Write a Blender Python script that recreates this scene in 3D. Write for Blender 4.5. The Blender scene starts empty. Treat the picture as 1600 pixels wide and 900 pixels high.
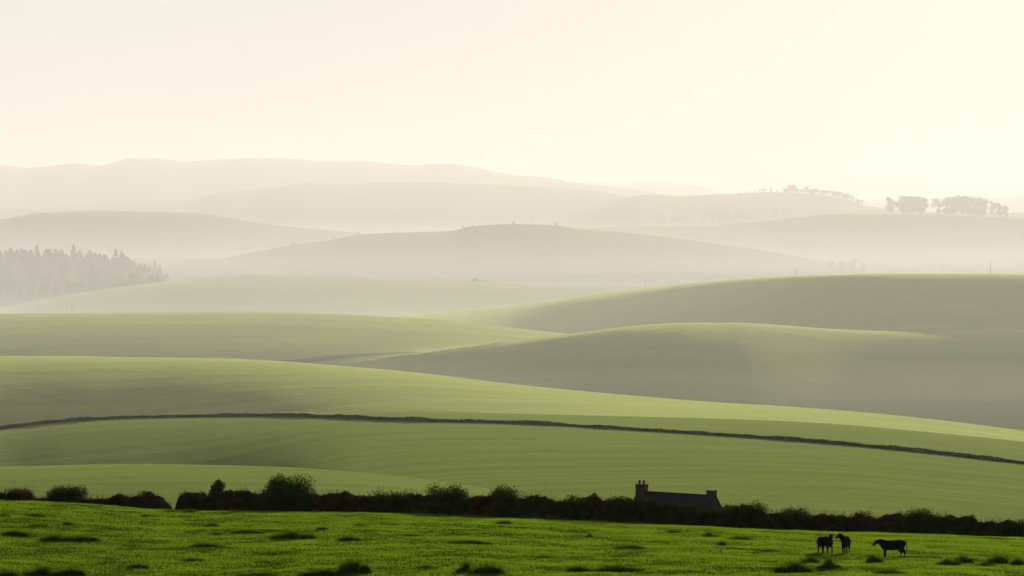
import bpy, math, random
import numpy as np
from mathutils import Vector, Matrix, Euler

random.seed(7)
rng = np.random.default_rng(11)
scene = bpy.context.scene
COL = scene.collection
R = math.radians

# ------------------------------------------------------------------ camera numbers
F = 4444.0                       # focal length in pixels of the 1600 px wide photograph (100 mm)
PITCH = math.atan(120 / F)       # eye level lies 120 px above the middle
SP, CP = math.sin(PITCH), math.cos(PITCH)


def slope(py):
    """height / distance of the line of sight through photo row py"""
    v = (450.0 - np.asarray(py, float)) / F
    return (v * CP - SP) / (CP + v * SP)


# ------------------------------------------------------------------ small maths
def pchip(xs, ys, x):
    xs = np.asarray(xs, float); ys = np.asarray(ys, float)
    h = np.diff(xs); d = np.diff(ys) / h
    m = np.zeros(len(xs))
    if len(xs) > 2:
        w1 = 2 * h[1:] + h[:-1]; w2 = h[1:] + 2 * h[:-1]
        ok = d[:-1] * d[1:] > 0
        with np.errstate(all='ignore'):
            hm = (w1 + w2) / (w1 / d[:-1] + w2 / d[1:])
        m[1:-1] = np.where(ok, hm, 0)
    x = np.clip(np.asarray(x, float), xs[0], xs[-1])
    i = np.clip(np.searchsorted(xs, x) - 1, 0, len(h) - 1)
    t = (x - xs[i]) / h[i]
    t2 = t * t; t3 = t2 * t
    return ((2*t3 - 3*t2 + 1) * ys[i] + (t3 - 2*t2 + t) * h[i] * m[i]
            + (-2*t3 + 3*t2) * ys[i+1] + (t3 - t2) * h[i] * m[i+1])


def tab(v, px):
    if isinstance(v, (int, float)):
        return np.full(np.shape(px), float(v))
    return pchip([a for a, _ in v], [b for _, b in v], px)


_perm = np.random.default_rng(5).random((256, 256))


def vnoise(x, y):
    x = np.asarray(x, float); y = np.asarray(y, float)
    xi = np.floor(x).astype(int); yi = np.floor(y).astype(int)
    fx = x - xi; fy = y - yi
    fx = fx * fx * (3 - 2 * fx); fy = fy * fy * (3 - 2 * fy)
    a = _perm[xi & 255, yi & 255]; b = _perm[(xi + 1) & 255, yi & 255]
    c = _perm[xi & 255, (yi + 1) & 255]; d = _perm[(xi + 1) & 255, (yi + 1) & 255]
    return (a * (1 - fx) + b * fx) * (1 - fy) + (c * (1 - fx) + d * fx) * fy - 0.5


def fbm(x, y, o=4):
    s = 0; a = 1.0
    for k in range(o):
        s = s + a * vnoise(x * 2**k + 17.3 * k, y * 2**k + 5.1 * k); a *= 0.5
    return s


# ------------------------------------------------------------------ the land
# every ridge: crest row over photo column, distance of the crest, steepness of its near side and far side, rounding
MEADOW_Y = [(-900, 772), (0, 782), (100, 787), (270, 797), (540, 801), (700, 806), (900, 815), (1070, 822),
            (1180, 828), (1400, 834), (1600, 842), (2500, 858)]
RIDGES = [
    dict(y=MEADOW_Y, d=262, kf=[(0, .088), (800, .066), (1600, .045)], kb=.06, r=14, n=0),
    dict(y=[(-900, 735), (0, 729), (200, 725), (400, 728), (540, 736), (640, 746), (760, 763), (900, 788), (1300, 850)],
         d=600, kf=[(0, .18), (400, .16), (700, .10)], kb=.10, r=40, n=.35),
    dict(y=[(-900, 690), (0, 668), (100, 657), (220, 650), (400, 645), (600, 641), (800, 646), (1000, 651), (1150, 655),
            (1300, 662), (1450, 675), (1600, 690), (2200, 760)],
         d=930, kf=[(0, .235), (250, .225), (560, .12), (1600, .085)], kb=.10, r=[(0, 40), (400, 50), (800, 90)], n=.35),
    dict(y=[(-900, 560), (0, 556), (100, 556), (200, 558), (300, 559), (400, 562), (500, 569), (650, 582), (800, 600),
            (900, 610), (1000, 619), (1100, 627), (1200, 633), (1300, 640), (1400, 649), (1500, 660), (1600, 673), (2200, 760)],
         d=[(0, 1300), (1600, 1200)], kf=[(0, .31), (350, .30), (750, .17), (1100, .10)], kb=.14, r=[(0, 55), (600, 80)], n=.7),
    dict(y=[(0, 665), (300, 622), (450, 585), (520, 570), (620, 556), (700, 545), (790, 535), (900, 520), (1000, 508), (1080, 504),
            (1150, 504), (1250, 510), (1320, 515), (1450, 519), (1700, 526)],
         d=[(900, 1640), (1420, 1688), (1700, 1690)], kf=[(500, .30), (700, .32), (1100, .33)], kb=[(1200, .12), (1330, .02), (1700, 0)], r=[(500, 8), (750, 12), (950, 24), (1180, 34), (1450, 18)], n=.5),
    dict(y=[(-900, 496), (0, 490), (200, 488), (400, 487), (500, 489), (600, 494), (700, 500), (800, 512), (880, 521),
            (960, 534), (1100, 565), (1400, 640)],
         d=1800, kf=[(0, .25), (400, .25), (650, .20), (850, .14)], kb=.14, r=[(0, 45), (600, 60)], n=.9),
    dict(y=[(0, 560), (300, 522), (500, 505), (620, 493), (700, 485), (800, 476), (900, 463), (1000, 451), (1100, 440),
            (1200, 433), (1300, 429), (1400, 427), (1600, 428), (2500, 440)],
         d=[(600, 2220), (1000, 2070), (1200, 1955), (1400, 1840), (1700, 1825)], kf=[(600, .14), (900, .25), (1100, .29), (1400, .33)], kb=.14,
         r=[(600, 90), (1000, 60), (1250, 24)], n=.6),
    dict(y=[(-900, 560), (-200, 505), (0, 482), (60, 470), (100, 462), (200, 447), (300, 436), (400, 430), (460, 430), (550, 432),
            (650, 437), (780, 441), (850, 446), (960, 447), (1100, 455), (1400, 490)],
         d=3000, kf=.2, kb=.10, r=90, n=.8),
    dict(y=[(-900, 405), (0, 414), (100, 416), (200, 426), (260, 440), (330, 470), (500, 520)],
         d=3500, kf=.14, kb=.1, r=60, n=.5),
    dict(y=[(-300, 470), (0, 440), (150, 412), (230, 403), (340, 403), (400, 393), (450, 384), (520, 374), (560, 367), (600, 364),
            (700, 361), (740, 353), (800, 350), (870, 352), (900, 357), (1000, 366), (1100, 378), (1200, 393), (1300, 410), (1450, 440)],
         d=4200, kf=.22, kb=.10, r=90, n=1.2),
    dict(y=[(-900, 356), (0, 342), (60, 333), (150, 330), (250, 331), (330, 336), (400, 348), (460, 355), (600, 368), (800, 400)],
         d=5200, kf=.2, kb=.08, r=120, n=1.2),
    dict(y=[(500, 385), (700, 365), (870, 357), (1000, 354), (1100, 352), (1200, 345), (1260, 338), (1320, 334), (1450, 335),
            (1600, 341), (2500, 352)],
         d=5300, kf=.18, kb=.008, r=120, n=1.2),
    dict(y=[(600, 372), (820, 350), (880, 340), (920, 325), (980, 308), (1010, 304), (1060, 306), (1130, 303), (1200, 300),
            (1280, 304), (1330, 313), (1350, 321), (1450, 331), (1600, 332), (2500, 330)],
         d=6900, kf=.16, kb=.08, r=120, n=1.5),
    dict(y=[(-900, 330), (0, 326), (120, 322), (200, 316), (300, 312), (345, 301), (400, 296), (450, 290), (480, 286), (540, 288),
            (600, 285), (700, 286), (800, 290), (900, 296), (960, 303), (1050, 322), (1200, 350)],
         d=7500, kf=.18, kb=.08, r=120, n=2),
    dict(y=[(-900, 250), (-300, 262), (0, 258), (40, 262), (80, 259), (120, 255), (150, 259), (178, 254), (200, 247), (240, 247), (285, 252),
            (340, 249), (400, 247), (478, 249), (494, 252), (560, 252), (650, 258), (690, 255), (740, 261), (800, 273), (850, 277),
            (900, 285), (960, 292), (1050, 305), (1200, 335)],
         d=9300, kf=.16, kb=.08, r=150, n=2),
    dict(y=[(700, 300), (850, 294), (910, 288), (940, 283), (970, 288), (1000, 285), (1060, 287), (1100, 293), (1135, 302), (1220, 318), (1280, 318),
            (1340, 312), (1450, 311), (1600, 306), (1900, 290), (2600, 300)],
         d=12500, kf=.14, kb=.08, r=200, n=2),
]


def layer_height(L, px, Y, x):
    s = slope(tab(L['y'], px)); yc = tab(L['d'], px)
    kf = tab(L['kf'], px); kb = tab(L['kb'], px); r = tab(L['r'], px)
    t = Y - yc
    g = np.sqrt(t * t + r * r) - r
    D = np.where(t < 0, kf * g, kb * g)
    z = s * Y - D
    if L['n']:
        w = np.clip(np.abs(t) / (3 * r), 0, 1); w = w * w * (3 - 2 * w)
        sc = 0.0065 * (1300.0 / np.maximum(yc, 500)) ** .6
        z = z + L['n'] * 3.0 * w * fbm(x * sc, Y * sc * 1.3, 3)
    return z


def smax(a, b, k):
    h = np.maximum(k - np.abs(a - b), 0) / k
    return np.maximum(a, b) + h * h * k * 0.25


def terrain(x, Y):
    """height of the land at x, Y; also which ridge it belongs to"""
    x = np.asarray(x, float); Y = np.asarray(Y, float)
    x, Y = np.broadcast_arrays(x, Y)
    Ye = 75 + Y / 2 + np.sqrt((Y / 2 - 75) ** 2 + 300)
    px = 800 + F * x / Ye
    best = None; idx = np.zeros(x.shape, int); z = None
    for i, L in enumerate(RIDGES if Y.max() > 400 else RIDGES[:3]):
        zi = layer_height(L, px, Y, x)
        if z is None:
            z = zi; best = zi.copy()
        else:
            k = 2.0 if i < 3 else 5.0
            z = smax(z, zi, k)
            m = zi > best; idx[m] = i; best = np.maximum(best, zi)
    knoll = -1.7 - 0.2 * np.maximum(Y, 0) - 0.0006 * x * x
    idx[knoll > best] = 0
    z = smax(z, knoll, 6)
    near = np.clip((330 - Y) / 60, 0, 1)
    z = z + near * (0.16 * fbm(x * .16, Y * .22, 3) + 0.05 * fbm(x * 1.1, Y * 1.3, 2)) * np.clip(Y / 60, 0, 1)
    z = np.maximum(z, -150 + 6 * fbm(x * .002, Y * .002))
    return z, idx


def ground(x, y):
    return float(terrain(np.array([x]), np.array([y]))[0][0])


def ray_ground(px, py, y0=185.0, y1=14000.0):
    """where the line of sight through a photo pixel meets the land"""
    s = float(slope(py)); u = (px - 800) / F
    a, b = y0, y1
    for n in (900, 40, 40):
        Y = a * (b / a) ** np.linspace(0, 1, n)
        z = terrain(u * Y, Y)[0]
        k = np.nonzero(z >= s * Y)[0]
        if len(k) == 0:
            return None
        k = k[0]
        if k == 0: break
        a, b = Y[k - 1], Y[k]
    return Vector((u * Y[k], Y[k], z[k]))


# ------------------------------------------------------------------ object helpers
def tag(o, label=None, cat=None, group=None, kind=None):
    if label: o['label'] = label
    if cat: o['category'] = cat
    if group: o['group'] = group
    if kind: o['kind'] = kind
    return o


def link(name, me, mat=None, parent=None):
    o = bpy.data.objects.new(name, me)
    COL.objects.link(o)
    if mat is not None:
        me.materials.append(mat)
    if parent is not None:
        o.parent = parent
    return o


def np_mesh(name, V, Fc, smooth=True):
    """V (n,3), Fc (m,3|4) integer array"""
    me = bpy.data.meshes.new(name)
    V = np.asarray(V, np.float32); Fc = np.asarray(Fc, np.int32)
    k = Fc.shape[1]
    me.vertices.add(len(V)); me.vertices.foreach_set('co', V.ravel())
    me.loops.add(Fc.size); me.loops.foreach_set('vertex_index', Fc.ravel())
    me.polygons.add(len(Fc))
    me.polygons.foreach_set('loop_start', np.arange(0, Fc.size, k, dtype=np.int32))
    me.polygons.foreach_set('loop_total', np.full(len(Fc), k, np.int32))
    me.polygons.foreach_set('use_smooth', np.full(len(Fc), smooth, bool))
    me.update(calc_edges=True)
    return me


# ------------------------------------------------------------------ materials
def new_mat(name):
    m = bpy.data.materials.new(name); m.use_nodes = True
    nt = m.node_tree; nt.nodes.clear()
    out = nt.nodes.new('ShaderNodeOutputMaterial')
    return m, nt, out


def N(nt, t, **kw):
    n = nt.nodes.new(t)
    for k, v in kw.items():
        if k.startswith('i_'):
            n.inputs[k[2:].replace('_', ' ')].default_value = v
        else:
            setattr(n, k, v)
    return n


def noise(nt, vec, scale, detail=4, rough=.55):
    n = N(nt, 'ShaderNodeTexNoise'); n.inputs['Scale'].default_value = scale
    n.inputs['Detail'].default_value = detail; n.inputs['Roughness'].default_value = rough
    nt.links.new(vec, n.inputs['Vector'])
    return n.outputs['Fac']


def mapping(nt, scale=(1, 1, 1), rot=0.0):
    g = N(nt, 'ShaderNodeNewGeometry')
    m = N(nt, 'ShaderNodeMapping'); m.inputs['Scale'].default_value = scale
    m.inputs['Rotation'].default_value = (0, 0, rot)
    nt.links.new(g.outputs['Position'], m.inputs['Vector'])
    return m.outputs['Vector']


def ramp(nt, fac, stops):
    r = N(nt, 'ShaderNodeValToRGB')
    e = r.color_ramp.elements
    while len(e) < len(stops): e.new(.5)
    for k, (p, c) in enumerate(stops):
        e[k].position = p; e[k].color = (*c, 1)
    nt.links.new(fac, r.inputs['Fac'])
    return r.outputs['Color']


def mixc(nt, fac, a, b, mode='MIX'):
    m = N(nt, 'ShaderNodeMix', data_type='RGBA', blend_type=mode)
    if isinstance(fac, (int, float)): m.inputs['Factor'].default_value = fac
    else: nt.links.new(fac, m.inputs['Factor'])
    for s, c in (('A', a), ('B', b)):
        if isinstance(c, tuple): m.inputs[s].default_value = (*c, 1)
        else: nt.links.new(c, m.inputs[s])
    # RGBA sockets of the Mix node are the third set
    return m


def mix_rgb(nt, fac, a, b, mode='MIX'):
    m = nt.nodes.new('ShaderNodeMixRGB'); m.blend_type = mode
    if isinstance(fac, (int, float)): m.inputs[0].default_value = fac
    else: nt.links.new(fac, m.inputs[0])
    for s, c in ((1, a), (2, b)):
        if isinstance(c, tuple): m.inputs[s].default_value = (*c, 1)
        else: nt.links.new(c, m.inputs[s])
    return m.outputs[0]


def field_mat(name, ca, cb, dist, rot=0.0, sheen=.35, bump=.5, lines=.5, fine=1.0):
    """growing crop: two greens broken up in long streaks along the drill lines"""
    m, nt, out = new_mat(name)
    k = 1.0 / dist
    big = noise(nt, mapping(nt, (2.2 * k, 5 * k, 0), rot), 1.0, 3)
    streak = noise(nt, mapping(nt, (9 * k * fine, 95 * k * fine, 0), rot), 1.0, 5, .62)
    tiny = noise(nt, mapping(nt, (150 * k, 700 * k, 0), rot), 1.0, 3, .7)
    c1 = mix_rgb(nt, ramp(nt, big, [(.32, (0, 0, 0)), (.68, (1, 1, 1))]), ca, cb)
    s1 = ramp(nt, streak, [(.40, (1 - .50 * lines,) * 3), (.60, (1.0,) * 3)])
    c2 = mix_rgb(nt, 1.0, c1, s1, 'MULTIPLY')
    s2 = ramp(nt, tiny, [(.35, (.66, .66, .60)), (.65, (1, 1, 1))])
    c3 = mix_rgb(nt, .8, c2, s2, 'MULTIPLY')
    p = N(nt, 'ShaderNodeBsdfPrincipled')
    p.inputs['Roughness'].default_value = .85
    p.inputs['Specular IOR Level'].default_value = 0.0
    p.inputs['Sheen Weight'].default_value = sheen
    p.inputs['Sheen Roughness'].default_value = .6
    p.inputs['Sheen Tint'].default_value = (.75, .85, .25, 1)
    nt.links.new(c3, p.inputs['Base Color'])
    b = N(nt, 'ShaderNodeBump'); b.inputs['Strength'].default_value = bump
    b.inputs['Distance'].default_value = dist * .0006
    mm = N(nt, 'ShaderNodeMath', operation='ADD')
    nt.links.new(streak, mm.inputs[0]); nt.links.new(tiny, mm.inputs[1])
    nt.links.new(mm.outputs[0], b.inputs['Height'])
    nt.links.new(b.outputs['Normal'], p.inputs['Normal'])
    nt.links.new(p.outputs['BSDF'], out.inputs['Surface'])
    return m


def leaf_mat(name, cols, trans=.5, scale=3.0, tcol=(1.5, 1.6, .5), gloss=.1):
    """foliage that lets the low sun through"""
    m, nt, out = new_mat(name)
    n = noise(nt, mapping(nt, (1, 1, 1)), scale, 3)
    c = ramp(nt, n, [(.3, cols[0]), (.5, cols[1]), (.72, cols[2])])
    d = N(nt, 'ShaderNodeBsdfDiffuse'); t = N(nt, 'ShaderNodeBsdfTranslucent')
    nt.links.new(c, d.inputs['Color'])
    tc = mix_rgb(nt, 1.0, c, tcol, 'MULTIPLY')
    nt.links.new(tc, t.inputs['Color'])
    mx = N(nt, 'ShaderNodeMixShader'); mx.inputs[0].default_value = trans
    nt.links.new(d.outputs[0], mx.inputs[1]); nt.links.new(t.outputs[0], mx.inputs[2])
    nt.links.new(mx.outputs[0], out.inputs['Surface'])
    return m


def plain_mat(name, ca, cb, scale=2.0, rough=.8, bump=.3, bd=.02, spec=.08):
    m, nt, out = new_mat(name)
    n = noise(nt, mapping(nt), scale, 6, .65)
    c = ramp(nt, n, [(.3, ca), (.7, cb)])
    p = N(nt, 'ShaderNodeBsdfPrincipled'); p.inputs['Roughness'].default_value = rough
    p.inputs['Specular IOR Level'].default_value = spec
    nt.links.new(c, p.inputs['Base Color'])
    b = N(nt, 'ShaderNodeBump'); b.inputs['Strength'].default_value = bump; b.inputs['Distance'].default_value = bd
    nt.links.new(n, b.inputs['Height']); nt.links.new(b.outputs['Normal'], p.inputs['Normal'])
    nt.links.new(p.outputs['BSDF'], out.inputs['Surface'])
    return m


# ------------------------------------------------------------------ build the land
def build_land():
    pxs = np.concatenate([np.linspace(-4600, -700, 40)[:-1], np.linspace(-700, -120, 60)[:-1], np.arange(-120, 1721, 4.0),
                          np.linspace(1720, 2300, 60)[1:], np.linspace(2300, 6200, 40)[1:]])
    u = (pxs - 800) / F
    Ys = [np.linspace(-400, 150, 60)[:-1], np.arange(150, 300, .5)]
    y = 300.0; far = []
    while y < 17000:
        far.append(y); y *= 1.0075
    Ys = np.concatenate(Ys + [np.array(far)])
    nr, nc = len(Ys), len(u)
    Yg = np.repeat(Ys[:, None], nc, 1)
    X = u[None, :] * np.where(Yg < 150, 150 + (150 - Yg) * .3, Yg)
    Z, idx = terrain(X, Yg)
    P = np.stack([X, Yg, Z], -1)
    # one set of normals for the whole land so that neighbouring pieces shade without a seam
    Nn = np.cross(np.gradient(P, axis=1), np.gradient(P, axis=0)); Nn /= np.linalg.norm(Nn, axis=-1, keepdims=True)
    a = np.arange(nr * nc).reshape(nr, nc)
    quads = np.stack([a[:-1, :-1], a[:-1, 1:], a[1:, 1:], a[1:, :-1]], -1).reshape(-1, 4)
    own = idx[:-1, :-1].ravel()
    P = P.reshape(-1, 3); Nn = Nn.reshape(-1, 3)
    objs = {}
    for i in range(len(RIDGES)):
        q = quads[own == i]
        if len(q) == 0: continue
        used, inv = np.unique(q, return_inverse=True)
        me = np_mesh('land', P[used], inv.reshape(-1, 4))
        me.normals_split_custom_set_from_vertices([tuple(n) for n in Nn[used]])
        name, label, mat = LAND[i]
        me.name = name
        o = link(name, me, mat)
        tag(o, label, LANDCAT[i], None, 'structure')
        objs[i] = o
    return objs


G = dict(
    meadow=field_mat('meadow_soil', (.028, .055, .004), (.042, .078, .006), 230, 0, 0, .3, .5),
    f1=field_mat('crop_green', (.048, .102, .012), (.076, .138, .016), 600, .05, .25, .6, 1.0),
    f2=field_mat('crop_deep_green', (.048, .104, .010), (.076, .138, .013), 800, -.08, .25, .6, 1.0),
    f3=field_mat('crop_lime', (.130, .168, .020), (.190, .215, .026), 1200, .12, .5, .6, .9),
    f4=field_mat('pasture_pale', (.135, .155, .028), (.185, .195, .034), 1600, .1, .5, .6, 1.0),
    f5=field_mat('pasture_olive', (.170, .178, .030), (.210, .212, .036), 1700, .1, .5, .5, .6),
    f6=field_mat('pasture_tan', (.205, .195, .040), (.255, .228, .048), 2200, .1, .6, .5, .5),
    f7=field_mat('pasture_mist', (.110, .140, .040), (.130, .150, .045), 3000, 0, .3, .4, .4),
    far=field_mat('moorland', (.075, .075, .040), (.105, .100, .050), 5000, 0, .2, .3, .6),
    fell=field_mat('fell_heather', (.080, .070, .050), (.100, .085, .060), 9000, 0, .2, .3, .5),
)
LAND = [
    ('meadow', 'bright green rough pasture with tussocks where the dark cows stand', G['meadow']),
    ('field', 'green field with a low pale crest just behind the left end of the hedge', G['f1']),
    ('field', 'broad deep green field crossed by a long dark boundary line behind the cottage', G['f2']),
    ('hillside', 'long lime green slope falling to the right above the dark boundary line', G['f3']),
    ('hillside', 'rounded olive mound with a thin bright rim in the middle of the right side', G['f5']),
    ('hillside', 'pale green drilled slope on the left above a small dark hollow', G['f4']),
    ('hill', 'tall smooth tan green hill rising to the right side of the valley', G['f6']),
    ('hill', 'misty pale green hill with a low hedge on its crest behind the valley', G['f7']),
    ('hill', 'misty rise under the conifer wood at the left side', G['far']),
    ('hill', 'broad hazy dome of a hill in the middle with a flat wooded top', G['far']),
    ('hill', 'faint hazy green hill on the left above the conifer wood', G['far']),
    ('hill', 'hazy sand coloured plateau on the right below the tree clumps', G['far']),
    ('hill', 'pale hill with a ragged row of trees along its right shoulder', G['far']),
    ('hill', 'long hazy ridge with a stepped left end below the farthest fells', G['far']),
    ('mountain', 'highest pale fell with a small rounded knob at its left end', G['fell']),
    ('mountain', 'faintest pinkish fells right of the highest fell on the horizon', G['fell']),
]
LANDCAT = ['meadow', 'field', 'field'] + ['hillside'] * 3 + ['hill'] * 8 + ['mountain'] * 2

land = build_land()

# ground sheet to the horizon
me = np_mesh('ground', [(-60000, -60000, -170), (60000, -60000, -170), (60000, 60000, -170), (-60000, 60000, -170)], [(0, 1, 2, 3)])
tag(link('ground', me, G['far']), 'low hazy ground reaching out to the horizon', 'ground', None, 'structure')

# ------------------------------------------------------------------ foliage kit
M_HEDGE = leaf_mat('hedge_leaves', [(.013, .020, .005), (.023, .034, .008), (.042, .056, .013)], .3, 1.2)
M_BRAMBLE = leaf_mat('bramble_leaves', [(.020, .015, .007), (.038, .029, .012), (.070, .054, .022)], .3, 1.5, (1.5, 1.3, .7))
M_BUSH = leaf_mat('bush_leaves', [(.012, .022, .004), (.021, .038, .007), (.040, .066, .011)], .35, 1.6)
M_TWIG = plain_mat('twig_bark', (.020, .015, .010), (.045, .035, .024), 3)
M_FARTREE = leaf_mat('far_leaves', [(.030, .035, .018), (.045, .050, .026), (.060, .066, .034)], .45, .08)
M_CONIFER = leaf_mat('conifer_needles', [(.018, .026, .016), (.026, .036, .020), (.036, .048, .026)], .1, .1)
M_BARK = plain_mat('bark', (.04, .032, .024), (.08, .065, .05), 1)
M_WOOD = plain_mat('pole_wood', (.06, .05, .04), (.12, .10, .08), 2)


def leaf_tris(C, size, up=.0):
    """one little pointed leaf spray per centre"""
    n = len(C)
    d1 = rng.normal(size=(n, 3)); d1[:, 2] += up; d1 /= np.linalg.norm(d1, axis=1, keepdims=True)
    d2 = rng.normal(size=(n, 3)); d2 -= d1 * np.sum(d1 * d2, 1, keepdims=True); d2 /= np.linalg.norm(d2, axis=1, keepdims=True)
    s = (size * rng.uniform(.55, 1.25, n))[:, None]
    a = C - d1 * s * .5; b = C + d2 * s * .36 ; c = C + d1 * s * .6; d = C - d2 * s * .36
    V = np.stack([a, b, c, d], 1).reshape(-1, 3)
    return V, np.arange(4 * n).reshape(n, 4)


def twig_tris(B, T, w):
    """thin tapering shoots from B to T"""
    n = len(B)
    ax = T - B
    s = np.cross(ax, rng.normal(size=(n, 3))); s /= np.linalg.norm(s, axis=1, keepdims=True)
    s2 = np.cross(ax, s); s2 /= np.linalg.norm(s2, axis=1, keepdims=True)
    k = np.arange(n)[:, None] * 4
    V = np.stack([B + s * w, B - s * w * .5 + s2 * w * .87, B - s * w * .5 - s2 * w * .87, T], 1).reshape(-1, 3)
    Fc = np.concatenate([k + [0, 1, 3], k + [1, 2, 3], k + [2, 0, 3]], 0)
    return V, Fc


def sphere_pts(n):
    v = rng.normal(size=(n, 3)); return v / np.linalg.norm(v, axis=1, keepdims=True)


def hedge_top(px, tops):
    return np.interp(px, [a for a, _ in tops], [b for _, b in tops])


def join_leafy(name, parts, parent):
    """leaves, brambles and shoots of one plant as one mesh with several materials"""
    Vs = []; Fs = []; mi = []; b = 0
    for i, (V, Fc, mt) in enumerate(parts):
        if Fc.shape[1] == 4: Fc = np.concatenate([Fc[:, [0, 1, 2]], Fc[:, [0, 2, 3]]], 0)
        Vs.append(V); Fs.append(Fc + b); mi += [i] * len(Fc); b += len(V)
    me = np_mesh(name, np.concatenate(Vs), np.concatenate(Fs), False)
    o = link(name, me, None, parent)
    for _, _, mt in parts: me.materials.append(mt)
    me.polygons.foreach_set('material_index', np.array(mi, np.int32))
    return o


HEDGE_D = 264.0


def hedge_run(p0, p1, tops, label, brown):
    wid = (p1 - p0) / F * HEDGE_D
    n = int(wid * 2000)
    px = rng.uniform(p0, p1, n)
    base = pchip([a for a, _ in MEADOW_Y], [b for _, b in MEADOW_Y], px)
    top = hedge_top(px, tops) + 1
    h = (base - top) / F * HEDGE_D + .42 * fbm(px * .045, px * 0 + 3, 4)
    h = np.maximum(h, .25)
    x = (px - 800) / F * HEDGE_D
    # cross-section: a rounded bank, leaves mostly in its outer skin
    q = rng.uniform(0, 1, n) ** .85
    half = (.75 + .18 * h) * np.sqrt(1 - q ** 3 * .93)
    yy = HEDGE_D + np.sign(rng.uniform(-1, 1, n)) * rng.uniform(0, 1, n) ** .6 * half * (1 + .25 * fbm(x * 1.1, q * 3, 2))
    zz = q * h * (1 + .30 * fbm(x * 1.3, yy * 1.3, 2))
    g = terrain(x, yy)[0]
    C = np.stack([x, yy, g + zz + .02], 1)
    mid = (p0 + p1) / 2
    o = bpy.data.objects.new('hedge', None); COL.objects.link(o)
    o.location = ((mid - 800) / F * HEDGE_D, HEDGE_D, ground((mid - 800) / F * HEDGE_D, HEDGE_D))
    tag(o, label, 'hedge')
    C -= np.array(o.location)
    isb = fbm(px * .02, px * 0 + 9.0, 2) + (zz / h - .6) * .3 > (.12 - brown)
    parts = []
    for nm, sel, mt in (('foliage', ~isb, M_HEDGE), ('bramble', isb, M_BRAMBLE)):
        if sel.sum() < 20: continue
        V, Fc = leaf_tris(C[sel], .17, .6)
        parts.append((V, Fc, mt))
    k = rng.choice(n, int(wid * 45), replace=False)
    B = np.stack([x[k], HEDGE_D + rng.normal(0, .3, len(k)), g[k] + h[k] * .7], 1) - np.array(o.location)
    L = rng.gamma(2.2, .14, len(k)) + h[k] * .3
    T = B + np.stack([rng.normal(0, .22, len(k)) * L, rng.normal(0, .2, len(k)) * L, L], 1)
    V, Fc = twig_tris(B, T, .022)
    parts.append((V, Fc, M_TWIG))
    join_leafy('foliage', parts, o)
    return o


TOPS = [(-560, 752), (-350, 760), (-160, 764), (-60, 770), (0, 768), (20, 766), (45, 770), (56, 777), (66, 776), (140, 776), (150, 778), (165, 779), (185, 773), (200, 777),
        (215, 774), (235, 772), (250, 779), (262, 788), (268, 795), (274, 790), (279, 776), (290, 772), (300, 774), (350, 770), (385, 768), (405, 772), (497, 770),
        (520, 771), (550, 771), (575, 776), (590, 774), (640, 774), (665, 776), (740, 778), (780, 778), (835, 778), (870, 781),
        (935, 781), (950, 782), (1005, 782), (1020, 785), (1040, 790), (1075, 793), (1110, 790), (1135, 788), (1160, 792), (1200, 799), (1230, 802),
        (1290, 803), (1385, 807), (1480, 808), (1540, 812), (1600, 814), (1760, 818), (1950, 817), (2250, 826)]
hedge_run(-560, 266, TOPS, 'low ragged brownish hedge along the left edge of the meadow, left of the gap', .22)
hedge_run(274, 2250, TOPS, 'long dark field hedge along the meadow in front of the stone cottage', .04)


def bush(px, top, w, label, mat=M_BUSH, d=HEDGE_D - .7, dens=1.0, spiky=1.0, small=False, group='bushes growing in the field hedge', base=None, name='bush', lift=0.0):
    x = (px - 800) / F * d
    g = ground(x, d)
    b = float(pchip([a for a, _ in MEADOW_Y], [q for _, q in MEADOW_Y], [px])[0]) if base is None else base
    H = (b - top + 3) / F * d; Wd = w / F * d / 2
    o = bpy.data.objects.new(name, None); COL.objects.link(o); o.location = (x, d, g)
    tag(o, label, name, group)
    nc = int(18 + 14 * Wd)
    dirs = sphere_pts(nc); dirs[:, 2] = np.abs(dirs[:, 2]) * .9 + .05
    dirs /= (np.abs(dirs) ** 3.5).sum(1, keepdims=True) ** (1 / 3.5)
    Cn = dirs * np.array([Wd * .72, min(Wd, 1.3) * .72, (H - lift) * .62]) * rng.uniform(.45, 1, (nc, 1)) + [0, 0, lift + (H - lift) * .12]
    rad = rng.uniform(.22, .38, nc) * min(Wd, H - lift) * 1.15
    tot = int(2600 * dens * max(.6, Wd * (H - lift) * .55))
    wts = rad ** 2 / np.sum(rad ** 2)
    ci = rng.choice(nc, tot, p=wts)
    P = Cn[ci] + sphere_pts(tot) * (rad[ci] * rng.uniform(.15, 1.12, tot) ** .5)[:, None]
    P[:, 2] = np.clip(P[:, 2], .05, None)
    V, Fc = leaf_tris(P, .15, .5)
    link('foliage', np_mesh('foliage', V, Fc, False), mat, o)
    # shoots from the root through the crown, a few standing proud of it
    k = int(60 * spiky * max(1, Wd))
    ci = rng.choice(nc, k)
    T = Cn[ci] + dirs[ci] * (rad[ci] * rng.uniform(.7, 1.5, k))[:, None] + np.stack([rng.normal(0, .06, k), rng.normal(0, .06, k), rng.uniform(.02, .22, k)], 1)
    B = np.stack([rng.normal(0, Wd * .18, k), rng.normal(0, .15, k), np.zeros(k)], 1)
    V, Fc = twig_tris(B, T, .028)
    link('branches', np_mesh('branches', V, Fc, False), M_TWIG, o)
    return o


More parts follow.
